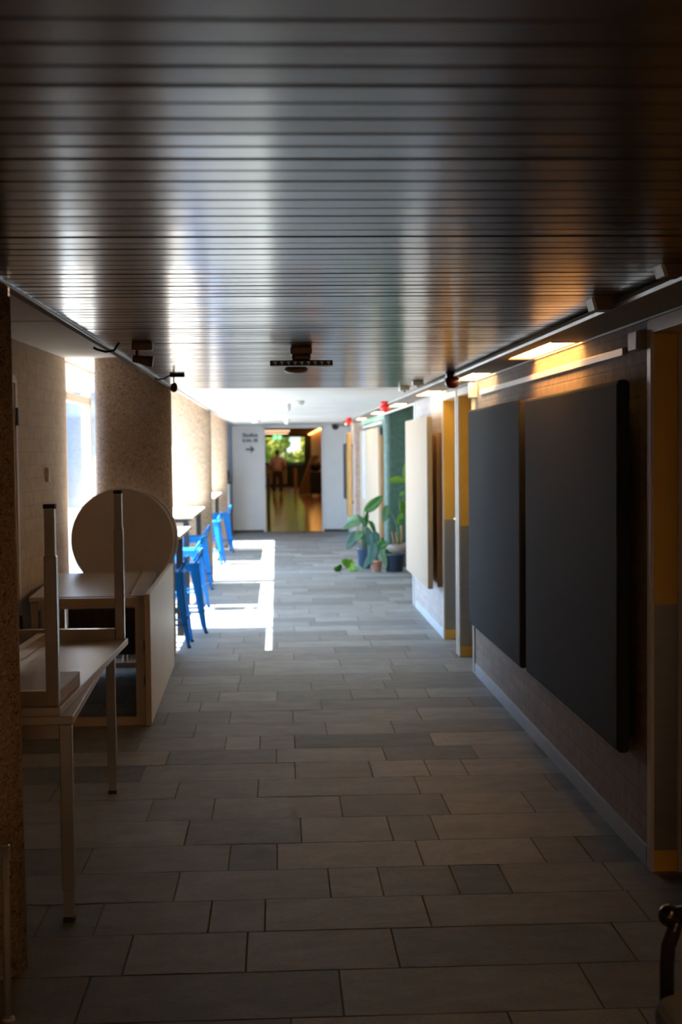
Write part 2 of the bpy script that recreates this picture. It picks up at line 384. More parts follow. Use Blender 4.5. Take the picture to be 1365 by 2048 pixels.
# left aluminium edge with its fascia
o = struct('trim_1', MB().lim(EDGE_L - .034, EDGE_L + .002, -7.2, END, CEIL - .011, CEIL - .008).lim(EDGE_L - .034, EDGE_L - .03, -7.2, END, CEIL - .009, BAY + .02), 'metalstrip')
obj('edge_bead', MB().lim(EDGE_L, EDGE_L + .006, -7.2, END, CEIL - .014, CEIL - .004), 'silver', o)
# right metal soffit strip
LIGHTS = [(6.63, 7.87), (9.25, 10.3), (12.0, 13.2), (15.2, 16.4), (18.4, 19.6), (22.0, 23.2), (26.2, 27.2)]
sf = MB()
prev = -7.2
allL = [(-6.2, -5.0), (-2.6, -1.4), (.6, 1.8)] + LIGHTS  # first three are added out of view to warm the near corridor
for a, b in allL:
    sf.lim(EDGE_R - .02, WALL_R + .02, prev, a, SOFFIT, SOFFIT + .03)
    sf.lim(EDGE_R - .02, EDGE_R + .06, a, b, SOFFIT, SOFFIT + .03); sf.lim(WALL_R - .02, WALL_R + .02, a, b, SOFFIT, SOFFIT + .03)
    prev = b
sf.lim(EDGE_R - .02, WALL_R + .02, prev, END, SOFFIT, SOFFIT + .03)
o = struct('trim_2', sf, 'metalstrip')
obj('edge_bead', MB().lim(EDGE_R - .026, EDGE_R - .020, -7.2, END, SOFFIT - .002, SOFFIT + .012), 'silver', o)
obj('wall_bead', MB().lim(WALL_R - .012, WALL_R - .002, -7.2, 14.7, SOFFIT - .008, SOFFIT), 'silver', o)
struct('trim_3', MB().lim(1.47, 3.2, -7.2, END, 2.48, 2.56).lim(1.51, 1.53, 14.7, 20.6, 2.2, 2.5), 'plaster')

# ------------------------------------------------------------------ setting: right wall with three door openings
wr = MB()
def wseg(y0, y1, z0=0., z1=2.24): wr.lim(WALL_R, WALL_R + .22, y0, y1, z0, z1)
wseg(-7.2, 3.3); wseg(3.3, 5.43, 2.205, 2.24); wseg(5.43, 10.36); wseg(10.36, 12.25, 2.19, 2.24)
struct('wall_right', wr, 'brickR')
struct('wall_right_mid', MB().lim(WALL_R, WALL_R + .22, 12.25, 14.75, 0, 2.24), 'brickR2')
sk = MB()
for y0, y1 in ((-7.2, 3.24), (5.45, 10.28), (12.29, 14.68)): sk.lim(WALL_R - .012, WALL_R, y0, y1, 0, .085, .003)
struct('baseboard_right', sk, 'skirt')

def doorway(n, y0, y1, zt, handle=True):
    fr = MB()
    fr.lim(WALL_R - .012, WALL_R + .003, y1 - .03, y1 + .025, 0, zt + .05, .002); fr.lim(WALL_R - .012, WALL_R + .003, y0 - .04, y0 + .025, 0, zt + .05, .002)
    fr.lim(WALL_R - .012, WALL_R + .14, y0, y1, zt, zt + .055, .002)
    fr.lim(WALL_R + .096, WALL_R + .108, y1 - .045, y1 - .02, 0, zt)
    fr.lim(WALL_R + .02, WALL_R + .14, y0 - .02, y0 + .02, 0, zt)
    d = struct('door_%d' % n, fr, 'frame')
    # far reveal: ochre panel above, steel kick plate, ochre plinth
    obj('reveal_panel', MB().lim(WALL_R + .003, WALL_R + .12, y1 - .022, y1 + .02, 1.075, zt), 'yellow', d)
    obj('kick_plate', MB().lim(WALL_R + .003, WALL_R + .12, y1 - .024, y1 + .02, .085, 1.075), 'steel', d, label='brushed steel kick plate')
    obj('plinth', MB().lim(WALL_R + .003, WALL_R + .12, y1 - .026, y1 + .02, 0, .085), 'yellow', d)
    lf = obj('leaf', MB().lim(WALL_R + .135, WALL_R + .175, y0, y1 - .02, .01, zt), 'yellow', d)
    obj('leaf_kick_plate', MB().lim(WALL_R + .131, WALL_R + .136, y0 + .03, y1 - .05, .1, 1.05), 'steel', lf)
    if handle:
        h = MB().tube([(WALL_R + .135, y1 - .14, 1.09), (WALL_R + .075, y1 - .14, 1.09), (WALL_R + .07, y1 - .26, 1.09)], .011, 10)
        obj('handle', h, 'chrome', lf, label='chrome lever handle')
doorway(1, 3.3, 5.41, 2.15, False)
doorway(2, 10.36, 11.2, 2.135, False)
doorway(3, 11.32, 12.25, 2.135)
struct('wall_door_backs', MB().lim(1.68, 1.76, -7.2, 14.7, 0, 2.4), 'darkroom')

# alcove on the right with green wall
struct('wall_alcove_near', MB().lim(1.71, 3.2, 14.6, 14.75, 0, 2.42), 'plaster')
struct('wall_alcove_side', MB().lim(3.1, 3.2, 14.7, 29.1, 0, 2.42), 'greentile')
gm = MB(); R_ = .10; poly = [(3.1, 20.55)]
for k in range(9):
    a = -PI / 2 - k * PI / 16; poly.append((1.60 + R_ + R_ * math.cos(a), 20.55 + R_ + R_ * math.sin(a)))
poly += [(1.60, 25.5), (3.1, 25.5)]
gm.prism(poly, 'z', 0, 2.42)
struct('wall_green', gm, 'greentile')
struct('trim_4', MB().lim(1.575, 1.60, 20.65, 25.2, 2.10, 2.135), 'white')
struct('wall_pier', MB().lim(1.44, 2.2, 25.4, 26.0, 0, 2.24), 'brickP')
struct('wall_right_far', MB().lim(1.50, 1.7, 26.0, END + .1, 0, 2.24), 'plaster')
struct('trim_5', MB().lim(1.478, 1.505, 14.72, 14.78, 0, 2.2, .003).lim(1.478, 1.505, 14.98, 15.03, 0, .62, .003).lim(1.478, 1.505, 14.78, 14.98, .58, .62, .003), 'white')

# ------------------------------------------------------------------ setting: end wall
ew = MB()
ew.lim(-.96, -.245, END, END + .12, .045, 2.30); ew.lim(.945, 1.52, END, END + .12, .045, 2.30); ew.lim(-.245, .945, END, END + .12, 2.18, 2.30)
struct('wall_end', ew, 'white')
struct('wall_end_left', MB().lim(-3.2, -1.25, 29.6, 29.7, 0, 2.5).lim(-1.25, -.94, 29.0, 29.7, 0, 2.5), 'skytintwall')
struct('baseboard_end', MB().lim(-.92, -.29, END + .03, END + .1, 0, .045).lim(.99, 1.5, END + .03, END + .1, 0, .045), 'black')
struct('door_4', MB().lim(-.285, -.245, END - .02, END + .14, 0, 2.22, .004).lim(.945, .985, END - .02, END + .14, 0, 2.22, .004).lim(-.285, .985, END - .02, END + .14, 2.18, 2.22, .004), 'white')

# ------------------------------------------------------------------ setting: left side
# brick wall runs very slightly out of parallel and ends rounded next to the glazing
wl = MB(); p0 = Vector((-2.0, 1.6)); p1 = Vector((-1.72, 11.5)); dirn = (p1 - p0).normalized(); nrm = Vector((-dirn.y, dirn.x))
poly = [tuple(p0), tuple(p1 - dirn * .12)]
for k in range(1, 7):
    a = k * PI / 12; poly.append(tuple(p1 - dirn * .12 + nrm * .12 + dirn * .12 * math.sin(a) - nrm * .12 * math.cos(a)))
poly += [tuple(p1 + nrm * .28), tuple(p0 + nrm * .28)]
wl.prism(poly, 'z', 0, BAY + .01)
struct('wall_left', wl, 'brickL')
struct('wall_left_near', MB().lim(-2.6, -1.98, -7.2, 1.7, 0, 2.56), 'brickL')
struct('wall_back', MB().lim(-2.7, 2.0, -7.3, -7.2, 0, 2.6), 'plaster')
dl = struct('door_5', MB().box((-1.774, 9.36, 1.10), (.06, .05, 2.2), (0, 0, -.028)).box((-1.801, 8.39, 1.10), (.06, .05, 2.2), (0, 0, -.028)).box((-1.787, 8.87, 2.2), (.06, .95, .05), (0, 0, -.028)), 'frame')
obj('leaf', MB().box((-1.796, 8.87, 1.09), (.05, .93, 2.16), (0, 0, -.028)), 'plaster', dl)
for z in (.55, 1.95): obj('hinge', MB().box((-1.738, 9.34, z), (.016, .03, .12), (0, 0, -.028), .003), 'black', dl)

def pillar(x, y, label):
    mb = MB().lathe([(1, 0), (.955 if y < 6 else .985, BAY + .01)], n=56, sx=.32, sy=.16)
    p = solo('concrete_column', mb, 'aggr', label, 'column', (x, y, 0), group='exposed aggregate columns')
    return p
pillar(-1.165, 4.52, 'brown pebble-faced concrete column nearest the camera at left edge')
pillar(-1.185, 11.49, 'brown pebble-faced concrete column standing behind the round table tops')
pillar(-1.17, 18.05, 'sunlit pebble-faced concrete column at far end of the middle bar table')
pillar(-1.19, 24.3, 'pale pebble-faced concrete column farthest down the corridor')

# glazing
GX = -1.80
def glazing(n, y0, y1, transom=False):
    fr = MB(); s = .045
    fr.lim(GX - .04, GX + .04, y0, y0 + s, .22, 2.46); fr.lim(GX - .04, GX + .04, y1 - s, y1, .22, 2.46)
    fr.lim(GX - .04, GX + .04, y0, y1, .22, .27); fr.lim(GX - .03, GX + .04, y0, y1, 2.455, 2.49)
    if transom: fr.lim(GX - .04, GX + .04, y0, y1, 2.15, 2.22)
    w = struct('window_%d' % n, fr, 'winframe')
    obj('pane', MB().lim(GX - .004, GX + .004, y0 + s, y1 - s, .27, 2.455), 'glass', w)
for n, (a, b) in enumerate(((11.62, 13.16), (13.16, 15.4), (15.4, 17.98), (17.98, 20.2), (20.2, 22.4), (22.4, 24.3), (24.3, 26.2))): glazing(n + 1, a, b, n == 0)
struct('wall_sill', MB().lim(GX - .1, GX + .08, 11.5, 26.2, 0, .22), 'plaster')
struct('wall_left_far', MB().lim(-2.0, -1.7, 26.2, 29.7, 0, 2.5), 'skytintwall')
struct('trim_6', MB().lim(-1.84, -1.7, 11.4, 26.2, 2.49, 2.62), 'plaster')

# ------------------------------------------------------------------ outdoors beyond the glazing
solo('outdoor_paving', MB().lim(-26, GX - .1, -6, 60, -.3, -.06), 'paving', 'pale paved yard outside the left hand windows', 'paving')
fb = MB().lim(-16, -1.9, 39.2, 42, -.06, 7.5)
for k in range(10): fb.lim(-15.4 + k * 1.5, -15.1 + k * 1.5, 39.05, 39.2, 0, 7.5)
f = solo('facade', fb, 'render', 'pale blue grey building seen through the narrow window on the left', 'building')
for k in range(9):
    for z in (.5, 3.2): obj('window', MB().lim(-15.0 + k * 1.5, -13.75 + k * 1.5, 39.12, 39.22, z, z + 2.2), 'facadeglass', f)

# ------------------------------------------------------------------ far room behind the doorway
struct('floor_far_room', MB().lim(-3.2, 3, END + .1, 67.2, -.12, .002), 'woodfloor')
cf = MB().lim(-3.2, 3, END + .12, 67.3, 2.62, 2.7)
for k in range(9): cf.lim(-3.2, 3, 31 + k * 4, 31.5 + k * 4, 2.48, 2.63)
struct('ceiling_far_room', cf, 'darkroom')
for k in range(4):  # pale ceiling panels given an added glow to brighten the room
    solo('glow_panel', MB().lim(-.9, .5, -.3, .3, -.02, .0), 'roomglow', ('pale ceiling panel with added glow nearest inside the far room', 'second pale ceiling panel with added glow in the far room', 'third pale ceiling panel with added glow in the far room', 'pale ceiling panel with added glow nearest the far window')[k], 'light', (0, 36 + k * 8, 2.478), group='far room panels with added glow')
sl = MB().lim(1.72, 1.85, END + .12, 67.3, 0, 2.65)
for k in range(70): sl.lim(1.66, 1.73, 30 + k * .53, 30.28 + k * .53, 0, 2.45)
struct('wall_far_room_right', sl, 'slats')
struct('wall_far_room_left', MB().lim(-3.3, -3.15, END + .12, 67.3, 0, 2.65), 'darkroom')
struct('wall_far_room_front', MB().lim(-3.2, -.96, END + .1, END + .3, 0, 2.7).lim(1.52, 1.9, END + .1, END + .3, 0, 2.7).lim(-3.2, 1.9, END + .02, END + .3, 2.30, 2.7), 'darkroom')
struct('wall_far_room_back', MB().lim(-3.2, 3, 67, 67.2, 0, 1.12).lim(-3.2, 3, 67, 67.2, 2.42, 2.7).lim(1.42, 3, 67, 67.2, 1.1, 2.45), 'darkgreen')
w8 = MB()
for x0, x1 in ((-3.1, -3.0), (-1.62, -1.54), (1.34, 1.44)): w8.lim(x0, x1, 66.96, 67.1, 1.1, 2.44)
w8.lim(-3.1, 1.44, 66.96, 67.1, 1.1, 1.16); w8.lim(-3.1, 1.44, 66.96, 67.1, 2.38, 2.44)
w8o = struct('window_8', w8, 'darkgreen')
obj('pane', MB().lim(-3.0, 1.34, 67.04, 67.05, 1.16, 2.38), 'glasstint', w8o)
cb = thing('low_cabinet', 'low grey cabinet under the far room window behind the person', 'cabinet', (-.35, 66.4, 0))
obj('carcass', MB().lim(-1.6, .85, -.25, .3, .12, 1.02), 'greycab', cb); obj('plinth', MB().lim(-1.58, .83, -.2, .3, 0, .12), 'black', cb)
obj('worktop', MB().lim(-1.65, .9, -.3, .3, 1.02, 1.07), 'darkgreen', cb)
dc = thing('side_counter', 'dark green counter block right of the grey cabinet in far room', 'counter', (.98, 66.2, 0))
obj('body', MB().lim(-.36, .5, -.3, .3, 0, 1.0), 'darkgreen', dc); obj('top', MB().lim(-.4, .54, -.34, .34, 1.0, 1.06), 'black', dc)
solo('cove_light', MB().lim(-.05, .05, -9.5, 9.5, -.02, .02), 'cove', 'warm cove light running along top of the wood slat wall', 'light', (1.58, 57, 2.50))
solo('cove_light', MB().lim(-.05, .05, -6, 6, -.02, .02), 'cove', 'warm cove light nearer the doorway above the wood slats', 'light', (1.58, 40, 2.50))
# leaning boards and a dark post
lb = thing('leaning_board', 'brown wooden board propped diagonally against slat wall in far room', 'board', (1.10, 53.0, 0))
obj('panel', MB().prism([(-.32, .02), (.12, .02), (.5, 1.52), (.25, 1.52)], 'y', -.03, .03), 'darkroom', lb)
obj('edge_strip', MB().prism([(-.33, .02), (-.30, .02), (.28, 1.54), (.24, 1.54)], 'y', -.04, .04), 'corkwood', lb)
solo('upright_board', MB().lim(-.05, .05, -.25, .25, 0, 1.02, .01), 'corkwood', 'upright orange brown board end left of the leaning board', 'board', (.74, 55.2, 0.002))
bg = thing('stage_trolley', 'black trolley parked right of the leaning brown board', 'trolley', (1.42, 51.0, 0.002))
obj('body', MB().lim(-.2, .2, -.35, .35, .1, .95, .04), 'black', bg); obj('bag', MB().ball((0, 0, 1.12), .2, 12, (1, 1.4, 1)), 'plasticblack', bg)
for sx in (-.15, .15):
    for sy in (-.3, .3): obj('wheel', MB().tube([(sx - .02, sy, .05), (sx + .02, sy, .05)], .05, 12), 'plasticblack', bg)
fd = thing('door_leaf_open', 'dark open door leaf just inside the far doorway at left', 'door', (-.20, 31.6, 0.002))
obj('panel', MB().lim(-.03, .03, -1.2, .6, .02, 1.12, .005), 'darkroom', fd); obj('post', MB().lim(-.035, .035, .6, .68, 0, 1.16), 'black', fd)
# exit sign
ex = thing('exit_sign', 'lit green emergency exit sign hanging in front of the far window', 'sign', (.03, 60, 2.30))
obj('panel', MB().lim(-.21, .21, -.02, .02, -.1, .1, .01), 'exit', ex); obj('hanger', MB().lim(-.01, .01, -.01, .01, .1, .33), 'black', ex)
mk = MB()
mk.ball((-.085, -.03, .055), .02, 8); mk.tube([(-.09, -.03, .03), (-.10, -.03, -.02)], .018, 6); mk.tube([(-.10, -.03, -.02), (-.06, -.03, -.04), (-.07, -.03, -.08)], .012, 6)
mk.tube([(-.10, -.03, -.02), (-.13, -.03, -.05), (-.16, -.03, -.05)], .012, 6); mk.tube([(-.09, -.03, .025), (-.055, -.03, .0)], .01, 6); mk.tube([(-.09, -.03, .025), (-.14, -.03, .01)], .01, 6)
mk.prism([(.02, -.02), (.09, -.02), (.09, -.06), (.17, 0), (.09, .06), (.09, .02), (.02, .02)], 'y', -.034, -.02)
obj('running_figure_and_arrow', mk, 'exitwhite', ex)

# trees behind the far window
solo('lawn_outside', MB().lim(-30, 30, 67.4, 120, -.4, -.13), 'lawn', 'grass beyond the far room window', 'lawn')
solo('outbuilding', MB().lim(-1.3, .9, -1, 1, 0, 1.5).lim(-1.5, 1.1, -1.2, 1.2, 1.5, 1.6), 'plaster', 'low pale garden building glimpsed beyond the far room window', 'building', (1.5, 96, -.1))
def tree(x, y, h, r, label, dens=26):
    t = thing('tree', label, 'tree', (x, y, -.1), group='trees beyond the far window')
    obj('trunk', MB().tube([(0, 0, 0), (.05, 0, h * .4), (-.05, 0, h * .75)], [.14, .1, .05], 8), 'bark', t)
    mb = MB(); rng = random.Random(int(x * 31 + y * 7))
    for k in range(dens):
        a = rng.uniform(0, 2 * PI); rr = r * math.sqrt(rng.random()); z = rng.uniform(h * .22 + r * .5, h)
        q = (.27 if dens > 24 else .42) * r * rng.uniform(.6, 1.2)
        bm = bmesh.new(); bmesh.ops.create_icosphere(bm, subdivisions=2, radius=q)
        for v in bm.verts: v.co *= rng.uniform(.6, 1.4)
        bm.verts.index_update()
        mb.add([v.co + Vector((rr * math.cos(a), rr * math.sin(a), z)) for v in bm.verts], [[v.index for v in f_.verts] for f_ in bm.faces]); bm.free()
    obj('crown', mb, 'treeleaf', t)
tree(-2.6, 76, 5, 2.2, 'bushy green tree at left of the far room window')
tree(-.2, 101, 7, 3.6, 'large green tree behind the pale garden building')
tree(3.6, 78, 5, 2.0, 'green tree at right edge of the far room window')
tree(-.6, 80, 2.6, 1.0, 'slim young tree in front of the pale garden building', 14)
tree(-1.7, 71.5, 3.4, .75, 'narrow leafy tree just outside the far window, behind the person', 24)
tree(.45, 71.0, 3.2, .6, 'slender leafy tree just outside the middle of the far window', 22)
tree(1.9, 72.5, 3.6, .8, 'leafy tree just outside the right side of the far window', 24)
tree(-6, 88, 7, 3.4, 'tall tree far left beyond the far room window')
tree(8, 92, 7, 3.4, 'tall tree far right beyond the far room window')

# ------------------------------------------------------------------ end wall sign and things near the end wall
sg = thing('wall_sign', 'dark teal studio lettering and arrow on the white end wall', 'sign', (-.56, END - .004, 1.9))
def text(body, size, loc, name, parent):
    cu = bpy.data.curves.new(name, 'FONT'); cu.body = body; cu.size = size; cu.align_x = 'LEFT'; cu.extrude = .002; cu.offset = .004
    tmp = bpy.data.objects.new(name + '_src', cu); COL.objects.link(tmp)
    bpy.context.view_layer.update()
    me = bpy.data.meshes.new_from_object(tmp.evaluated_get(bpy.context.evaluated_depsgraph_get()))
    bpy.data.objects.remove(tmp); me.materials.clear(); me.materials.append(M['teal'])
    o = bpy.data.objects.new(name, me); COL.objects.link(o); o.parent = parent; o.location = loc; o.rotation_euler = (PI / 2, 0, 0)
    return o
text('Studios', .108, (-.155, 0, .11), 'lettering', sg); text('E-04, 05', .098, (-.155, 0, .0), 'lettering', sg)
obj('arrow', MB().prism([(-.09, -.135), (.03, -.135), (-.01, -.085), (.025, -.085), (.095, -.155), (.025, -.225), (-.01, -.225), (.03, -.175), (-.09, -.175)], 'y', -.003, .003), 'teal', sg)

cab = thing('service_cabinet', 'narrow white cabinet at left in front of the end wall', 'cabinet', (-1.12, 28.2, 0))
obj('body', MB().lim(-.16, .15, -.25, .3, .04, 1.05, .006), 'cabwhite', cab); obj('plinth', MB().lim(-.14, .13, -.22, .3, 0, .04), 'black', cab)
obj('top', MB().lim(-.18, .19, -.27, .32, 1.05, 1.085, .004), 'black', cab)
cm = thing('coffee_machine', 'round black machine standing on the narrow white cabinet', 'machine', (-1.10, 28.2, 1.085))
obj('body', MB().lathe([(.10, 0), (.13, .03), (.14, .16), (.12, .24), (.05, .28)], n=20), 'black', cm); obj('tray', MB().lim(-.1, .1, -.2, -.1, 0, .03, .005), 'leg', cm)
so = thing('dome_camera', 'dark dome camera on ceiling near the end wall', 'camera', (1.22, 28.4, CEIL))
obj('base', MB().lathe([(.08, 0), (.08, -.03)], n=20), 'black', so); obj('dome', MB().ball((0, 0, -.05), .07, 14), 'plasticblack', so)

# ------------------------------------------------------------------ panels along the right wall
def wall_panel(name, label, x0, x1, y0, y1, z0, z1, m, bev=.008, wall=WALL_R, group=None, br=.7):
    t = thing(name, label, 'panel', (x0, (y0 + y1) / 2, z0), group=group)
    h = (y1 - y0) / 2
    p = obj('board', MB().box(((x1 - x0) / 2, 0, (z1 - z0) / 2), (x1 - x0, h * 2, z1 - z0), None, bev, 3), m, t)
    for sy in (-br, br):
        for z in (.25, z1 - z0 - .25): obj('bracket', MB().lim(x1 - x0, wall - x0 - .003, sy * h - .02, sy * h + .02, z - .02, z + .02), 'black', t)
    return t
wall_panel('acoustic_panel', 'large charcoal acoustic panel on right wall nearest the camera', 1.40, 1.455, 5.60, 7.72, .43, 1.98, 'blackfelt', .02, group='charcoal acoustic panels')
wall_panel('acoustic_panel', 'narrower charcoal acoustic panel beyond the large one, beside the doors', 1.40, 1.455, 7.90, 10.02, .42, 1.985, 'blackfelt', .02, group='charcoal acoustic panels')
wall_panel('acoustic_panel', 'cream acoustic panel on right wall just past the yellow doors', 1.34, 1.39, 12.25, 14.30, .45, 2.0, 'canvas', br=.22)
pp = wall_panel('acoustic_panel', 'cream panel with a violet stripe on the green wall behind plants', 1.53, 1.57, 20.75, 25.3, .30, 2.05, 'canvas', wall=1.60)
obj('ink_stripe', MB().lim(-.002, .0, .85, 1.45, .55, 1.74), 'artblue', pp, label='violet blue stripe')
wall_panel('wood_panel', 'orange wood panel edge near the end wall', 1.37, 1.44, 26.4, 27.1, .44, 2.04, 'slats', wall=1.50)
wall_panel('wall_screen', 'black wall mounted screen right beside the end wall', 1.37, 1.42, 27.3, 28.4, .72, 1.85, 'black', .02, wall=1.50)
nb = thing('notice_board', 'brown wood framed notice board behind the near end of cream panel', 'board', (1.448, 12.55, .48))
obj('panel', MB().lim(0, .03, -.2, .42, 0, 1.35), 'corkwood', nb); obj('rim', MB().lim(-.01, .036, -.23, -.2, -.02, 1.37).lim(-.01, .036, .42, .44, -.02, 1.37), 'corkwood', nb)
solo('timber_batten', MB().lim(0, .05, -.04, .04, 0, 1.55, .004), 'corkwood', 'brown timber batten at near end of the violet striped panel', 'batten', (1.55, 20.69, .38))

# trunking, boxes and pipe over the charcoal panels
solo('cable_trunking', MB().lim(-.012, .004, -2.06, 2.08, -.017, .017, .003), 'offwhite', 'long white cable trunking on wall above the charcoal panels', 'trunking', (1.486, 7.87, 2.11))
jb = thing('junction_box', 'small white box on wall at near end of the cable trunking', 'box', (1.49, 5.51, 2.13))
obj('body', MB().lim(-.045, 0, -.06, .08, -.038, .038, .006), 'taupe', jb)
obj('cover', MB().lim(-.050, -.044, -.05, .075, -.036, .036, .002), 'white', jb)
vp = thing('conduit', 'yellowish vertical conduit with box beside the first yellow door frame', 'pipe', (1.462, 10.16, 1.7))
obj('pipe', MB().tube([(0, 0, -.5), (0, 0, .42)], .016, 10), 'offwhite', vp); obj('box', MB().lim(-.035, .028, -.035, .035, .38, .49, .005), 'offwhite', vp)

# warm strip lights in the soffit
for i, (a, b) in enumerate(allL):
    lab = ('added unseen warm soffit light farthest behind the camera', 'added unseen warm soffit light behind the camera', 'added unseen warm soffit light beside the camera', 'lit warm soffit light above the large charcoal panel', 'lit warm soffit light behind the dark red beacon',
           'lit warm soffit light above the cream panel', 'warm soffit light right beside the larger bright red beacon', 'warm soffit light above the potted plants', 'warm soffit light over the violet striped panel', 'warm soffit light nearest the end wall')[i]
    lit = 'striplight' if a < 8 else 'striplightpale'
    t = thing('soffit_light', lab, 'light', (1.40, (a + b) / 2, SOFFIT), group='soffit lights'); h = (b - a) / 2
    obj('diffuser', MB().lim(-.065, .07, -h, h, .004, .012), lit, t)
    for q in (-1, 1): obj('end_rim', MB().lim(-.065, .07, q * h - .009, q * h + .009, -.004, .012), 'bronze', t)

for k, y in enumerate((-6.3, -5.2)):  # unseen fill lamps added to brighten surfaces facing the camera
    t = thing('fill_lamp', ('warm ceiling lamp at the corridor end behind the camera', 'second added unseen fill lamp at the corridor end behind the camera')[k], 'lamp', (.8, y, CEIL), group='added fill lamps behind the camera')
    obj('housing', MB().lim(-.4, .4, -.16, .16, -.05, 0, .006), 'white', t); obj('diffuser', MB().lim(-.37, .37, -.13, .13, -.056, -.049), 'backlight', t)
# ------------------------------------------------------------------ things on the ceiling
def beacon(loc, body, label):
    t = thing('fire_beacon', label, 'alarm', loc, group='ceiling alarm beacons')
    obj('base', MB().lathe([(.046, 0), (.046, -.05)], n=20), body, t); obj('lens', MB().lathe([(.053, -.05), (.053, -.085), (.042, -.108), (.018, -.118), (0.0001, -.12)], n=20), body, t)
beacon((1.245, 9.7, CEIL), 'darkred', 'dark red alarm beacon on the ceiling above the yellow doors')
beacon((1.225, 15.5, CEIL), 'red', 'bright red alarm beacon in front of the green wall top')
beacon((1.21, 23.0, CEIL), 'red', 'small bright red alarm beacon nearest the end wall')
def lumbox(loc, w, h, d, label):
    t = thing('emergency_light', label, 'light', loc, group='white boxes along the ceiling edge')
    obj('housing', MB().prism([(-w / 2, 0), (w / 2, 0), (w / 2 - .012, -h), (-w / 2 + .012, -h)], 'y', -d / 2, d / 2), 'bronze', t)
    obj('end_cap', MB().prism([(-w / 2 - .012, 0), (-w / 2, 0), (-w / 2 + .012, -h), (-w / 2, -h)], 'y', -d / 2, d / 2), 'offwhite', t)
lumbox((1.213, 5.08, CEIL), .078, .042, .10, 'brown and white ceiling box above the large charcoal panel')
lumbox((1.205, 4.15, CEIL), .07, .035, .09, 'brown and white ceiling box at the right picture edge')
for loc, lab in (((1.13, 10.95, CEIL), 'white ceiling sensor nearer of the pair above the doors'), ((1.11, 11.9, CEIL), 'white ceiling sensor farther of the pair above the doors')):
    t = thing('motion_sensor', lab, 'sensor', loc, group='paired ceiling sensors')
    obj('housing', MB().box((0, 0, -.02), (.09, .09, .04), None, .01), 'offwhite', t); obj('lens', MB().ball((0, 0, -.042), .014, 8), 'greyplastic', t)
cl = thing('ceiling_projector', 'bronze ceiling mounted lamp with black and white louvre bar', 'lamp', (.135, 7.3, CEIL))
obj('mount', MB().box((0, 0, -.022), (.115, .10, .044), None, .01), 'bronze', cl); obj('neck', MB().box((0, 0, -.058), (.10, .09, .03), None, .01), 'bronze', cl)
obj('louvre_body', MB().lim(-.165, .165, -.05, .05, -.102, -.074, .003), 'black', cl)
lv = MB()
for k in range(9):
    x = -.14 + k * .035; lv.prism([(x - .008, -.080), (x + .012, -.080), (x + .004, -.100)], 'y', -.053, -.049)
obj('louvre_blades', lv, 'silver', cl)
sd = thing('smoke_detector', 'flat brown round detector on ceiling just behind the louvre lamp', 'detector', (.135, 9.0, CEIL))
obj('base', MB().lathe([(.07, 0), (.07, -.012)], n=24), 'bronze', sd); obj('cover', MB().lathe([(.082, -.012), (.078, -.03), (.05, -.044), (.0001, -.048)], n=24), 'bronze', sd)
def det(loc, r, label, globe):
    t = thing('ceiling_detector', label, 'detector', loc, group='white ceiling detectors')
    obj('base', MB().lathe([(r * .9, 0), (r, -.02)], n=20), 'offwhite', t)
    obj('cover', MB().ball((0, 0, -.05), r * .75, 12) if globe else MB().lathe([(r, -.02), (r * .8, -.045), (.0001, -.05)], n=20), 'white', t)
det((.12, 15.9, CEIL), .06, 'white globe detector on ceiling in front of the white disc', True)
det((.235, 15.2, CEIL), .075, 'flat white disc detector right of the white globe detector', False)
det((.18, 23.6, CEIL), .055, 'white globe detector on ceiling above the far doorway', True)
det((-.36, 24.2, CEIL), .08, 'flat white disc detector above the studio lettering', False)
s1 = thing('spotlight', 'bronze spotlight on ceiling edge, nearer of the two at left', 'spotlight', (-.665, 6.95, CEIL), group='ceiling spotlights on the left')
obj('base', MB().lim(-.052, .052, -.04, .04, -.04, 0, .004), 'bronze', s1); obj('stem', MB().tube([(-.028, 0, -.04), (-.028, 0, -.08)], .008, 8), 'bronze', s1)
hm = Matrix.Translation((.0, 0, -.088)) @ Matrix.Rotation(math.radians(100), 4, 'Y')
hd = obj('head', MB().lathe([(.018, -.05), (.02, -.02), (.022, .0), (.028, .03), (.029, .052)], n=18, mtx=hm), 'bronze', s1)
obj('lamp_face', MB().lathe([(.0001, .046), (.024, .0465)], n=18, mtx=hm), 'greyplastic', hd)
s2 = thing('spotlight', 'small black spotlight on ceiling, farther of the two at left', 'spotlight', (-.69, 9.7, CEIL), group='ceiling spotlights on the left')
obj('base', MB().lim(-.052, .052, -.03, .03, -.026, 0, .003), 'black', s2); obj('stem', MB().tube([(-.025, 0, -.026), (-.024, 0, -.07)], .006, 8), 'black', s2)
hm = Matrix.Translation((-.022, 0, -.09)) @ Matrix.Rotation(math.radians(115), 4, 'X')
obj('head', MB().lathe([(.0001, -.045), (.016, -.04), (.024, -.01), (.025, .045), (.02, .046), (.018, .03), (.0001, .028)], n=18, mtx=hm), 'bronze', s2)
def cable(pts, label):
    solo('power_cable', MB().tube(pts, .006, 8), 'plasticblack', label, 'cable', (0, 0, 0))
cable([(-.90, 6.88, 2.222), (-.885, 6.88, 2.213), (-.84, 6.88, 2.200), (-.80, 6.89, 2.208), (-.775, 6.90, 2.246)], 'black cable looping under aluminium edge to the bronze spotlight')
cable([(-.842, 9.62, 2.216), (-.82, 9.62, 2.205), (-.78, 9.64, 2.212), (-.74, 9.66, 2.235)], 'thin cable looping to the small black spotlight')
solo('ceiling_clip', MB().lim(-.05, .05, -.03, .03, -.03, 0, .003), 'black', 'small black clip on the white bay ceiling by aluminium edge', 'clip', (-.92, 6.95, BAY))

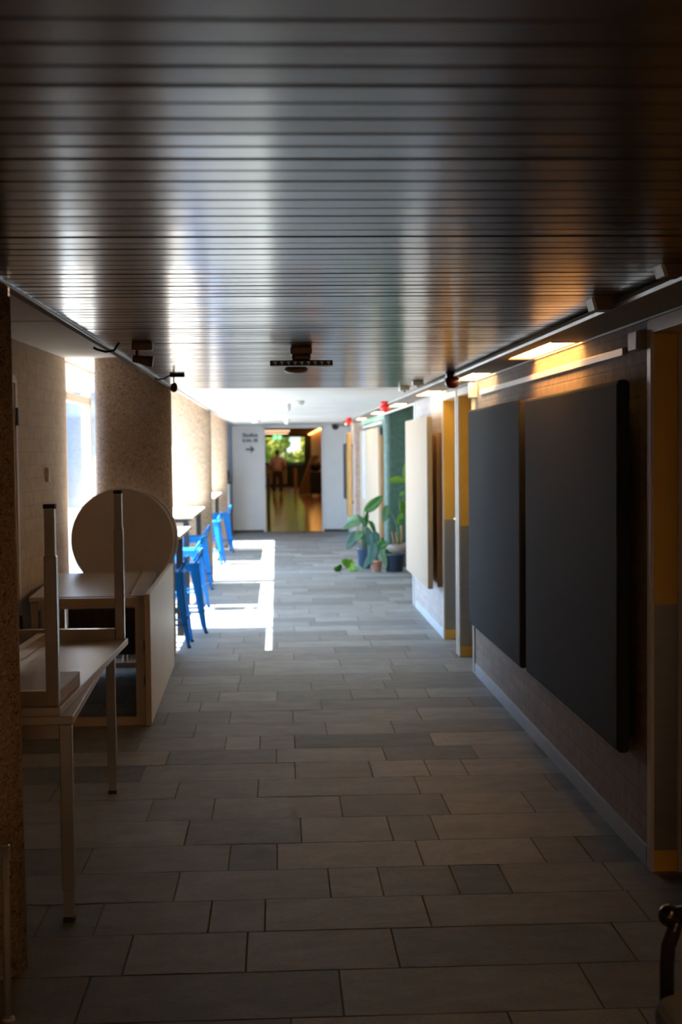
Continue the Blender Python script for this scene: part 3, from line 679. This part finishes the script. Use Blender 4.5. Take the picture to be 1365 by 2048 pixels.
# ------------------------------------------------------------------ stacked tables on the left
def make_table(name, label, cat, loc, rz, W, L, H, telescoping, inverted=False, group=None, top='tabletop'):
    rot = (0, PI, rz) if inverted else (0, 0, rz)
    t = thing(name, label, cat, loc, rot=rot, group=group)
    w, l = W / 2, L / 2; s = .045
    obj('tabletop', MB().lim(-w, w, -l, l, H - .03, H, .003), top, t)
    for sy in (-1, 1): obj('end_rail', MB().lim(-w + .054, w - .054, sy * (l - .05) - .02, sy * (l - .05) + .02, H - .085, H - .031), 'leg', t)
    for sx in () if inverted else (-1, 1): obj('side_rail', MB().lim(sx * (w - .05) - .015, sx * (w - .05) + .015, -l + .07, l - .07, H - .06, H - .031), 'leg', t)
    obj('centre_beam', MB().lim(-.02, .02, -l + .06, l - .06, H - .075, H - .032), 'leg', t)
    obj('cable_tray', MB().lim(-w + .012, -w + .36, -l + .075, -l + .50, H - .082, H - .031, .003) if inverted else MB().lim(-.1, .1, -.2, .2, H - .085, H - .031, .003), 'tableedge', t)
    for sx in (-1, 1):
        for sy in (-1, 1):
            x, y = sx * (w - .032), sy * (l - .042)
            lg = obj('leg', MB().box((x, y, (H - .032 + telescoping) / 2), (s, s, H - .032 - telescoping), None, .004), 'leg', t)
            obj('inner_tube', MB().box((x, y, telescoping / 2 + .015), (s - .008, s - .008, telescoping - .006), None, .002), 'leg', lg)
            obj('foot_cap', MB().lim(x - .0205, x + .0205, y - .0205, y + .0205, 0, .016), 'plasticblack', lg)
    return t
make_table('work_table', 'grey metal legged table standing upright under the inverted table', 'table', (-1.195, 5.90, 0), math.radians(2.0), .84, 1.96, .758, .115, group='grey work tables')
make_table('work_table', 'upside down table stacked with its legs in the air', 'table', (-1.165, 5.87, .758 + .76), math.radians(-1.4), .80, 1.84, .76, .185, True, group='grey work tables')
dk = make_table('work_table', 'low grey table standing behind the stacked tables by brick wall', 'table', (-1.30, 9.97, 0), math.radians(3.0), .76, 1.82, .76, .05, group='grey work tables')
obj('light_stop', MB().lim(-.30, .30, .80, .815, .12, .70), 'darkroom', dk); obj('side_rail', MB().lim(.27, .285, -.85, .8, .76, .772), 'leg', dk)  # dark board added to block window light and keep the under-table dark

# table tipped onto its side, top facing the corridor
tt = thing('tipped_table', 'white topped table tipped on its side facing the corridor', 'table', (-.826, 9.74, 0), math.radians(.85))
obj('tabletop', MB().lim(-.022, .010, -1.2, 1.2, .005, .82, .003), 'white', tt)
obj('edge_band', MB().lim(-.024, .011, -1.203, -1.199, .003, .822), 'tableedge', tt)
nf = MB(); nf.lim(-.085, -.032, -1.17, -1.12, .02, .80); nf.lim(-.62, -.03, -1.17, -1.12, .75, .80); nf.lim(-.62, -.03, -1.17, -1.12, .0, .05); nf.lim(-.66, -.61, -1.17, -1.12, .0, .80)
obj('leg_frame', nf, 'tableedge', tt)
ff = MB(); ff.lim(-.055, -.024, 1.165, 1.195, .0, .80); ff.lim(-.5, -.024, 1.165, 1.195, .0, .04)
obj('leg_frame', ff, 'tableedge', tt)
for z in (.28, .5): obj('catch', MB().lim(-.034, -.022, -1.19, -1.17, z - .03, z + .03), 'black', tt)

# tilt-top round tables
def round_table(loc, label):
    t = thing('round_table', label, 'table', loc, 0, 'tilt-top round tables')
    mt = Matrix.Translation((0, 0, 1.01)) @ Matrix.Rotation(math.radians(90), 4, 'X')
    obj('tabletop', MB().lathe([(.40, -.014), (.41, -.011), (.41, .011), (.40, .014)], n=64, mtx=mt), 'tableedge', t)
    obj('pedestal', MB().tube([(0, .045, .03), (0, .045, .95)], .025, 14), 'leg', t)
    obj('foot', MB().lim(-.3, .3, .02, .07, 0, .03, .006), 'leg', t)
round_table((-1.235, 11.0, 0), 'round table with top tipped upright in front of the brown column')
round_table((-1.215, 11.15, 0), 'second round tipped table top nested just behind the first')
solo('wall_socket', MB().lim(-.0, .03, -.02, .02, -.055, .055, .008), 'offwhite', 'small white fitting on the beige brick wall', 'fitting', (-1.748, 10.5, 1.54))
solo('wall_blob', MB().tube([(0, 0, .1), (.05, .02, .06), (.06, .02, -.1), (.03, 0, -.25)], .02, 8), 'plasticblack', 'dark bent shape low on the brick wall above the rear table', 'bag', (-1.80, 9.0, .83))  # bent black tube for an unidentified dark spot on the wall

# ------------------------------------------------------------------ bar tables and blue stools
def bar_table(x0, x1, y0, y1, label, far=.08):
    z = .99
    t = thing('bar_table', label, 'table', ((x0 + x1) / 2, (y0 + y1) / 2, 0), 0, 'bar tables along the windows')
    w, l = (x1 - x0) / 2, (y1 - y0) / 2
    tp = obj('tabletop', MB().lim(-w, w, -l, l, z - .028, z, .002), 'bartop', t)
    obj('edge_band', MB().lim(-w - .002, w + .002, -l - .002, l + .002, z - .027, z - .004), 'baredge', tp)
    fr = MB(); fr.lim(-w + .06, w - .06, -l + .05, l - .05, z - .07, z - .028); obj('apron', fr, 'black', t)
    for sx in (-1, 1):
        for yy in (-l + .08, l - far): obj('leg', MB().lim(sx * (w - .08) - .03, sx * (w - .08) + .03, yy - .03, yy + .03, 0, z - .07), 'black', t)
    for yy in (-l + .08, l - far): obj('stretcher', MB().lim(-w + .1, w - .1, yy - .015, yy + .015, .22, .25), 'black', t)
bar_table(-1.55, -.83, 11.665, 13.2, 'white topped bar table nearest, behind the first two blue stools', .45)
bar_table(-1.64, -.935, 15.25, 17.83, 'white topped bar table in the middle, against the sunlit column')
bar_table(-1.66, -.97, 21.4, 24.05, 'white topped bar table farthest along the windows')

def make_stool():
    t = thing('bar_stool', 'bright blue metal bar stool nearest the camera beside the tipped table', 'stool', (-.975, 12.12, 0), 0, 'blue metal bar stools')
    Z = .66; h = .155
    st = MB().box((0, 0, Z - .014), (2 * h, 2 * h, .028), None, .013, 3); st.box((0, 0, Z - .05), (2 * h - .03, 2 * h - .03, .06), None, .008)
    obj('seat', st, 'bluemetal', t)
    for sx in (-1, 1):
        for sy in (-1, 1):
            lg = MB(); a = h - .012; b = .205
            # each leg is a folded sheet: two tapering flanges meeting at the outer corner
            p = [(sx * a, sy * a, Z - .03), (sx * (a - .085), sy * a, Z - .03), (sx * (b - .028), sy * b, .012), (sx * b, sy * b, .012)]
            q = [(sx * a, sy * a, Z - .03), (sx * a, sy * (a - .085), Z - .03), (sx * b, sy * (b - .028), .012), (sx * b, sy * b, .012)]
            for quad, off in ((p, Vector((0, -sy * .008, 0))), (q, Vector((-sx * .008, 0, 0)))):
                v = [Vector(k) for k in quad] + [Vector(k) + off for k in quad]
                lg.add(v, [(0, 1, 2, 3), (7, 6, 5, 4), (0, 4, 5, 1), (1, 5, 6, 2), (2, 6, 7, 3), (3, 7, 4, 0)])
            l_ = obj('leg', lg, 'bluemetal', t)
            obj('foot_tip', MB().box((sx * (b - .008), sy * (b - .008), .01), (.03, .03, .02), None, .004), 'plasticblack', l_)
    fr = MB(); k = .188
    for s in (-1, 1):
        fr.tube([(-k, s * k, .20), (k, s * k, .20)], .009, 8); fr.tube([(s * k, -k, .26), (s * k, k, .26)], .009, 8)
    obj('footrest', fr, 'bluemetal', t)
    # low back hoop on the corridor side
    bk = MB(); pts = [(h - .05, -h + .01, Z - .01), (h + .0, -h + .02, Z + .075), (h + .03, -.06, Z + .10), (h + .03, .06, Z + .10), (h + .0, h - .02, Z + .075), (h - .05, h - .01, Z - .01)]
    bk.tube(pts, .011, 10)
    n = 9; vs = []
    for i in range(n):
        y = -.13 + .26 * i / (n - 1); x = h + .032 - 1.6 * y * y
        for dx, z in ((0, Z + .065), (0, Z + .135), (.006, Z + .135), (.006, Z + .065)): vs.append((x + dx, y, z - .9 * y * y))
    fs = []
    for i in range(n - 1):
        for j in range(4): fs.append((i * 4 + j, i * 4 + (j + 1) % 4, (i + 1) * 4 + (j + 1) % 4, (i + 1) * 4 + j))
    fs += [(0, 1, 2, 3), tuple((n - 1) * 4 + j for j in (3, 2, 1, 0))]
    bk.add(vs, fs)
    obj('backrest', bk, 'bluemetal', t)
    return t
st0 = make_stool()
for loc, rz, lab in (((-.90, 13.05, 0), .12, 'second blue metal bar stool, standing farther into the corridor'),
                     ((-.98, 14.90, 0), -.1, 'third blue bar stool, at near end of the middle table'),
                     ((-1.03, 17.15, 0), .1, 'fourth blue bar stool, in front of the sunlit column base'),
                     ((-1.02, 20.85, 0), -.08, 'fifth blue bar stool, near end of the farthest table'),
                     ((-.97, 23.35, 0), .15, 'last blue bar stool, farthest down the corridor')):
    dup(st0, loc, lab, rz)

# ------------------------------------------------------------------ plants in the alcove
def leaf(mb, base, tip, w, droop=.05, fold=.25, n=9):
    b, t = Vector(base), Vector(tip); d = t - b; L = d.length
    side = d.cross(Vector((.25, -1, .35))).normalized(); nn = side.cross(d).normalized()
    vs = []
    for i in range(n + 1):
        u = i / n; c = b + d * u + Vector((0, 0, -droop)) * (u * u) + Vector((0, 0, droop * .6)) * math.sin(PI * u)
        wid = w * .5 * (math.sin(PI * min(1, u * .92 + .06)) ** .75) if 0 < i < n else .002
        for s in (-1, -.5, 0, .5, 1): vs.append(c + side * wid * s + nn * abs(s) * wid * fold)
    for i in range(0): pass
    k = len(vs); vs2 = [v + nn * -.003 for v in vs]; fs = []
    for i in range(n):
        for j in range(4):
            a = i * 5 + j; fs.append((a, a + 1, a + 6, a + 5)); fs.append((k + a + 5, k + a + 6, k + a + 1, k + a))
    for i in range(n):
        for j in (0, 4):
            a = i * 5 + j; fs.append((a, a + 5, k + a + 5, k + a))
    mb.add(vs + vs2, fs, True)
def stalk(p, q, bend=.04, r=.008):
    p, q = Vector(p), Vector(q); m_ = (p + q) / 2 + Vector((0, 0, bend)) + Vector((q.x - p.x, 0, 0)) * -.15
    return [p, (p * .55 + m_ * .45) * 1., m_, (q * .55 + m_ * .45), q]
def pot(prof, name, m, parent, soilr, soilz):
    p = obj('pot', MB().lathe(prof, n=32), m, parent); obj('soil', MB().lathe([(.0001, soilz), (soilr, soilz + .002)], n=24), 'soil', parent); return p
def plant(name, label, loc, potprof, potm, soil, leaves, stems=(), stemm='stem'):
    t = thing(name, label, 'plant', loc); pot(potprof, 'pot', potm, t, *soil)
    for a, b, w, m, dr in leaves:
        mb = MB(); leaf(mb, a, b, w, dr); lf = obj('leaf', mb, m, t)
        root = (random.uniform(-.03, .03), random.uniform(-.03, .03), soil[1] - .01)
        obj('stalk', MB().tube(stalk(root, a), [.010, .009, .008, .007, .005], 7), 'leafdark' if m != 'leafpale' else 'leafpale', lf)
    for a, b, r in stems: obj('stem', MB().tube([a, tuple((Vector(a) + Vector(b)) / 2 + Vector((.01, 0, 0))), b], r, 8), stemm, t)
    return t
# local coordinates: x across, z up
plant('potted_strelitzia', 'large leaved plant in blue grey pot, leftmost of the potted plants', (1.245, 19.75, 0),
      [(.07, 0), (.085, .01), (.105, .27), (.112, .275), (.112, .30), (.1, .30), (.097, .26)], 'potblue', (.097, .265),
      [((-.0, 0, .82), (.27, -.05, 1.03), .15, 'leafdark', -.02), ((-.03, -.05, .67), (-.33, -.1, .60), .10, 'leafpale', .03), ((-.02, 0, .70), (-.24, .05, .73), .09, 'leafpale', .03),
       ((-.06, -.05, .52), (-.27, -.15, .34), .17, 'leafblue', .05), ((.06, -.03, .69), (.17, -.08, .50), .07, 'leafdark', .06), ((.02, -.05, .62), (-.10, -.1, .78), .08, 'leafpale', .0),
       ((.04, 0, .60), (.10, -.06, .28), .13, 'leafblue', .02), ((-.02, -.08, .52), (-.13, -.14, .44), .12, 'leafpale', .04), ((.01, 0, .58), (.05, -.05, .84), .07, 'leafdark', .0)],
      [((-.02, 0, .25), (-.03, 0, .62), .014), ((.02, .01, .25), (.025, .0, .72), .012)])
plant('potted_alocasia', 'small terracotta pot plant with large blue green leaf, front of group', (1.375, 19.15, 0),
      [(.055, 0), (.06, .005), (.082, .13), (.09, .132), (.09, .165), (.08, .165), (.076, .13)], 'terracotta', (.078, .14),
      [((-.02, 0, .42), (-.08, -.08, .12), .16, 'leafblue', .02), ((.03, 0, .33), (.16, -.05, .44), .14, 'leafdark', .03), ((.05, 0, .32), (.13, -.1, .10), .10, 'leafpale', .04),
       ((-.02, 0, .25), (-.19, -.1, .08), .09, 'leafblue', .04), ((0, 0, .40), (-.03, -.02, .58), .13, 'leafblue', .0)])
plant('potted_sprouts', 'dark slate pot with small green sprouts, front right of the group', (1.63, 19.2, 0),
      [(.10, 0), (.12, .01), (.138, .22), (.15, .225), (.15, .255), (.138, .255), (.134, .22)], 'potdark', (.134, .228),
      [((-.05, 0, .25), (-.16, -.06, .27), .05, 'leafdark', .02), ((0, -.05, .25), (-.05, -.14, .27), .05, 'leaflime', .02), ((-.08, .02, .25), (-.13, -.02, .32), .05, 'leafdark', .0)])
plant('potted_canes', 'wide taupe pot with cut canes and fresh shoots at back', (1.77, 19.95, 0),
      [(.12, 0), (.13, .01), (.155, .20), (.20, .24), (.205, .33), (.19, .335), (.18, .29)], 'taupe', (.18, .295),
      [((.10, -.05, 1.24), (-.17, -.12, 1.28), .10, 'leaflime', .03), ((.12, -.03, 1.20), (.10, -.05, 1.52), .12, 'leaflime', .0), ((.12, -.03, 1.16), (.16, -.08, .92), .10, 'leaflime', .02),
       ((-.17, -.06, .90), (-.24, -.12, .68), .13, 'leafpale', .03), ((.10, -.05, .78), (.02, -.13, .97), .17, 'leaflime', .0), ((-.02, 0, .62), (.05, -.06, .80), .08, 'leaflime', .0),
       ((.0, -.06, 1.05), (.14, -.1, 1.06), .08, 'leafdark', .03), ((.2, -.06, .8), (.3, -.1, 1.0), .12, 'leaflime', .02)],
      [((-.02, -.02, .29), (-.05, -.02, .50), .012), ((-.08, 0, .29), (-.11, 0, .52), .010), ((.02, -.03, .29), (.03, -.04, .60), .017), ((.09, 0, .29), (.16, -.02, .5), .010), ((.13, .03, .29), (.13, 0, 1.2), .012)])
fl = thing('creeping_plant', 'low creeping leafy plant on the floor left of the pots', 'plant', (.97, 19.3, 0))
obj('stem', MB().tube([(.14, .1, .012), (.02, 0, .05), (-.1, -.03, .02)], .007, 7), 'stem', fl)
for a, b, w, m, dr in (((.02, 0, .05), (-.07, -.05, .20), .12, 'leaflime', .03), ((.03, 0, .05), (.10, -.08, .05), .14, 'leaflime', .03), ((.02, 0, .06), (.07, 0, .17), .12, 'leaflime', .0), ((-.08, 0, .03), (-.19, -.05, .03), .10, 'leafdark', .0),
                       ((-.08, 0, .03), (-.13, -.06, .09), .09, 'leafdark', .0), ((.08, .05, .03), (.22, -.02, .03), .09, 'leafpale', .0)):
    mb = MB(); leaf(mb, a, b, w, dr); obj('leaf', mb, m, fl)

# ------------------------------------------------------------------ person in the far room
def skin_mesh(name, pts, edges, radii, m, parent, root=0, sub=2):
    me = bpy.data.meshes.new(name); me.from_pydata([tuple(p) for p in pts], edges, [])
    o = bpy.data.objects.new(name + '_src', me); COL.objects.link(o)
    o.modifiers.new('s', 'SKIN'); sv = o.data.skin_vertices[0].data if o.data.skin_vertices else None
    if sv is None:
        bm = bmesh.new(); bm.from_mesh(me); bm.verts.layers.skin.verify(); bm.to_mesh(me); bm.free(); sv = me.skin_vertices[0].data
    for i, r in enumerate(radii): sv[i].radius = r if isinstance(r, tuple) else (r, r); sv[i].use_root = (i == root)
    sb = o.modifiers.new('d', 'SUBSURF'); sb.levels = sub; sb.render_levels = sub
    bpy.context.view_layer.update()
    me2 = bpy.data.meshes.new_from_object(o.evaluated_get(bpy.context.evaluated_depsgraph_get()))
    bpy.data.objects.remove(o)
    me2.materials.clear(); me2.materials.append(M[m]); me2.polygons.foreach_set('use_smooth', [True] * len(me2.polygons))
    r_ = bpy.data.objects.new(name, me2); COL.objects.link(r_)
    if parent: r_.parent = parent
    return r_
def person():
    t = thing('person', 'person in dusty pink shirt and dark trousers standing with back turned in far room', 'person', (.02, 53.4, .002))
    P = []; E = []; Rr = []
    def v(p, r, par=None):
        P.append(p); Rr.append(r); i = len(P) - 1
        if par is not None: E.append((par, i))
        return i
    pel = v((0, 0, .95), (.15, .105)); w = v((0, 0, 1.10), (.135, .095), pel); ch = v((0, .02, 1.30), (.165, .11), w); sh = v((0, .03, 1.42), (.12, .08), ch)
    nk = v((0, .04, 1.50), .052, sh); h0 = v((0, .055, 1.58), (.068, .085), nk); h1 = v((0, .06, 1.66), (.076, .095), h0); h2 = v((0, .055, 1.73), (.055, .07), h1)
    nose = v((0, .165, 1.62), .012, h0); P[nose] = (0, .155, 1.625)
    for s in (-1, 1):
        v((s * .085, .05, 1.625), (.012, .018), h0)
        a = v((s * .19, .02, 1.41), .058, sh); e = v((s * .295, .0, 1.17), .045, a); wr_ = v((s * .235, .19, 1.02), .030, e); pm = v((s * .215, .25, .99), (.036, .018), wr_)
        for k, (dx, L) in enumerate(((-.028, .07), (-.010, .08), (.010, .075), (.027, .058))):
            f1 = v((s * .215 + dx, .30, .975), .009, pm); f2 = v((s * .215 + dx * 1.1, .30 + L * .6, .945), .008, f1)
        th = v((s * .18, .265, 1.0), .011, pm); v((s * .165, .30, .985), .009, th)
        hp = v((s * .095, 0, .88), .095, pel); kn = v((s * .125, .03, .50), .060, hp); an = v((s * .135, -.01, .09), .042, kn); he = v((s * .14, -.02, .045), .040, an); v((s * .155, .15, .03), .032, he)
    body = skin_mesh('body', P, E, Rr, 'skin', t)
    # shirt
    P2 = [(0, 0, .97), (0, 0, 1.10), (0, .02, 1.30), (0, .03, 1.42), (0, .04, 1.475)]; E2 = [(0, 1), (1, 2), (2, 3), (3, 4)]; R2 = [(.172, .125), (.165, .118), (.186, .13), (.14, .10), (.066, .066)]
    for s in (-1, 1):
        o = len(P2); P2 += [(s * .195, .02, 1.41), (s * .298, 0, 1.17), (s * .262, .10, 1.095)]; R2 += [.076, .064, .056]; E2 += [(3, o), (o, o + 1), (o + 1, o + 2)]
    skin_mesh('shirt', P2, E2, R2, 'shirt', t, 2)
    P3 = [(0, 0, 1.0), (0, 0, .93)]; E3 = [(0, 1)]; R3 = [(.160, .115), (.175, .125)]
    for s in (-1, 1):
        o = len(P3); P3 += [(s * .10, 0, .84), (s * .127, .03, .50), (s * .137, -.01, .10)]; R3 += [.112, .085, .078]; E3 += [(1, o), (o, o + 1), (o + 1, o + 2)]
    skin_mesh('trousers', P3, E3, R3, 'trousers', t, 1)
    hr = MB().ball((0, .035, 1.675), .095, 16, (.95, 1.1, 1.0)); obj('hair', hr, 'hair', t)
    for s in (-1, 1): obj('shoe', MB().ball((s * .148, .05, .045), .1, 12, (.5, 1.35, .45)), 'black', t)
    face = MB()
    for s in (-1, 1): face.ball((s * .03, .135, 1.66), .010, 8)
    face.ball((0, .138, 1.575), .018, 8, (1.2, .4, .35)); obj('eyes_and_mouth', face, 'hair', t)
person()

# ------------------------------------------------------------------ foreground
ch = thing('armchair', 'black tubular armchair with grey seat at the lower right corner', 'chair', (1.14, 2.74, 0))
obj('seat', MB().box((0.0, 0, .44), (.64, .50, .10), None, .045, 4), 'upholstery', ch, label='dark grey upholstered seat')
obj('backrest', MB().box((.33, 0, .73), (.08, .50, .36), (0, .14, 0), .035, 4), 'upholstery', ch)
for sy in (-1, 1):
    y = sy * .28
    ar = MB(); ar.ball((-.268, y, .645), .0255, 16); ar.tube([(-.268, y, .645), (-.2, y, .652), (.1, y, .652), (.30, y, .65)], .017, 14)
    ar.tube([(-.252, y, .638), (-.258, y, .61), (-.270, y, .575), (-.273, y, .53), (-.273, y, .30), (-.273, y, .012)], .0165, 14)
    ar.tube([(.30, y, .65), (.33, y, .61), (.33, y, .3), (.34, y, .012)], .0165, 14)
    fo = obj('arm_frame', ar, 'blacktube', ch)
    for x in (-.273, .34): obj('foot', MB().lathe([(.02, 0), (.02, .014)], (x, y, 0), n=14), 'plasticblack', fo)
obj('cross_tube', MB().tube([(-.275, -.275, .37), (-.275, .275, .37)], .012, 10).tube([(.33, -.275, .39), (.33, .275, .39)], .012, 10).tube([(.33, -.275, .60), (.33, .275, .60)], .012, 10), 'blacktube', ch)
ps = thing('floor_stand', 'slim grey stand beside the nearest column at left picture edge', 'stand', (-.826, 4.10, 0))
obj('pole', MB().tube([(0, 0, 0.01), (0, 0, .50)], .012, 12), 'greyplastic', ps); obj('base', MB().lathe([(.02, 0), (.02, .008), (.012, .016)], n=24), 'greyplastic', ps); obj('clip', MB().box((0, 0, .51), (.03, .015, .05), None, .004), 'chrome', ps)
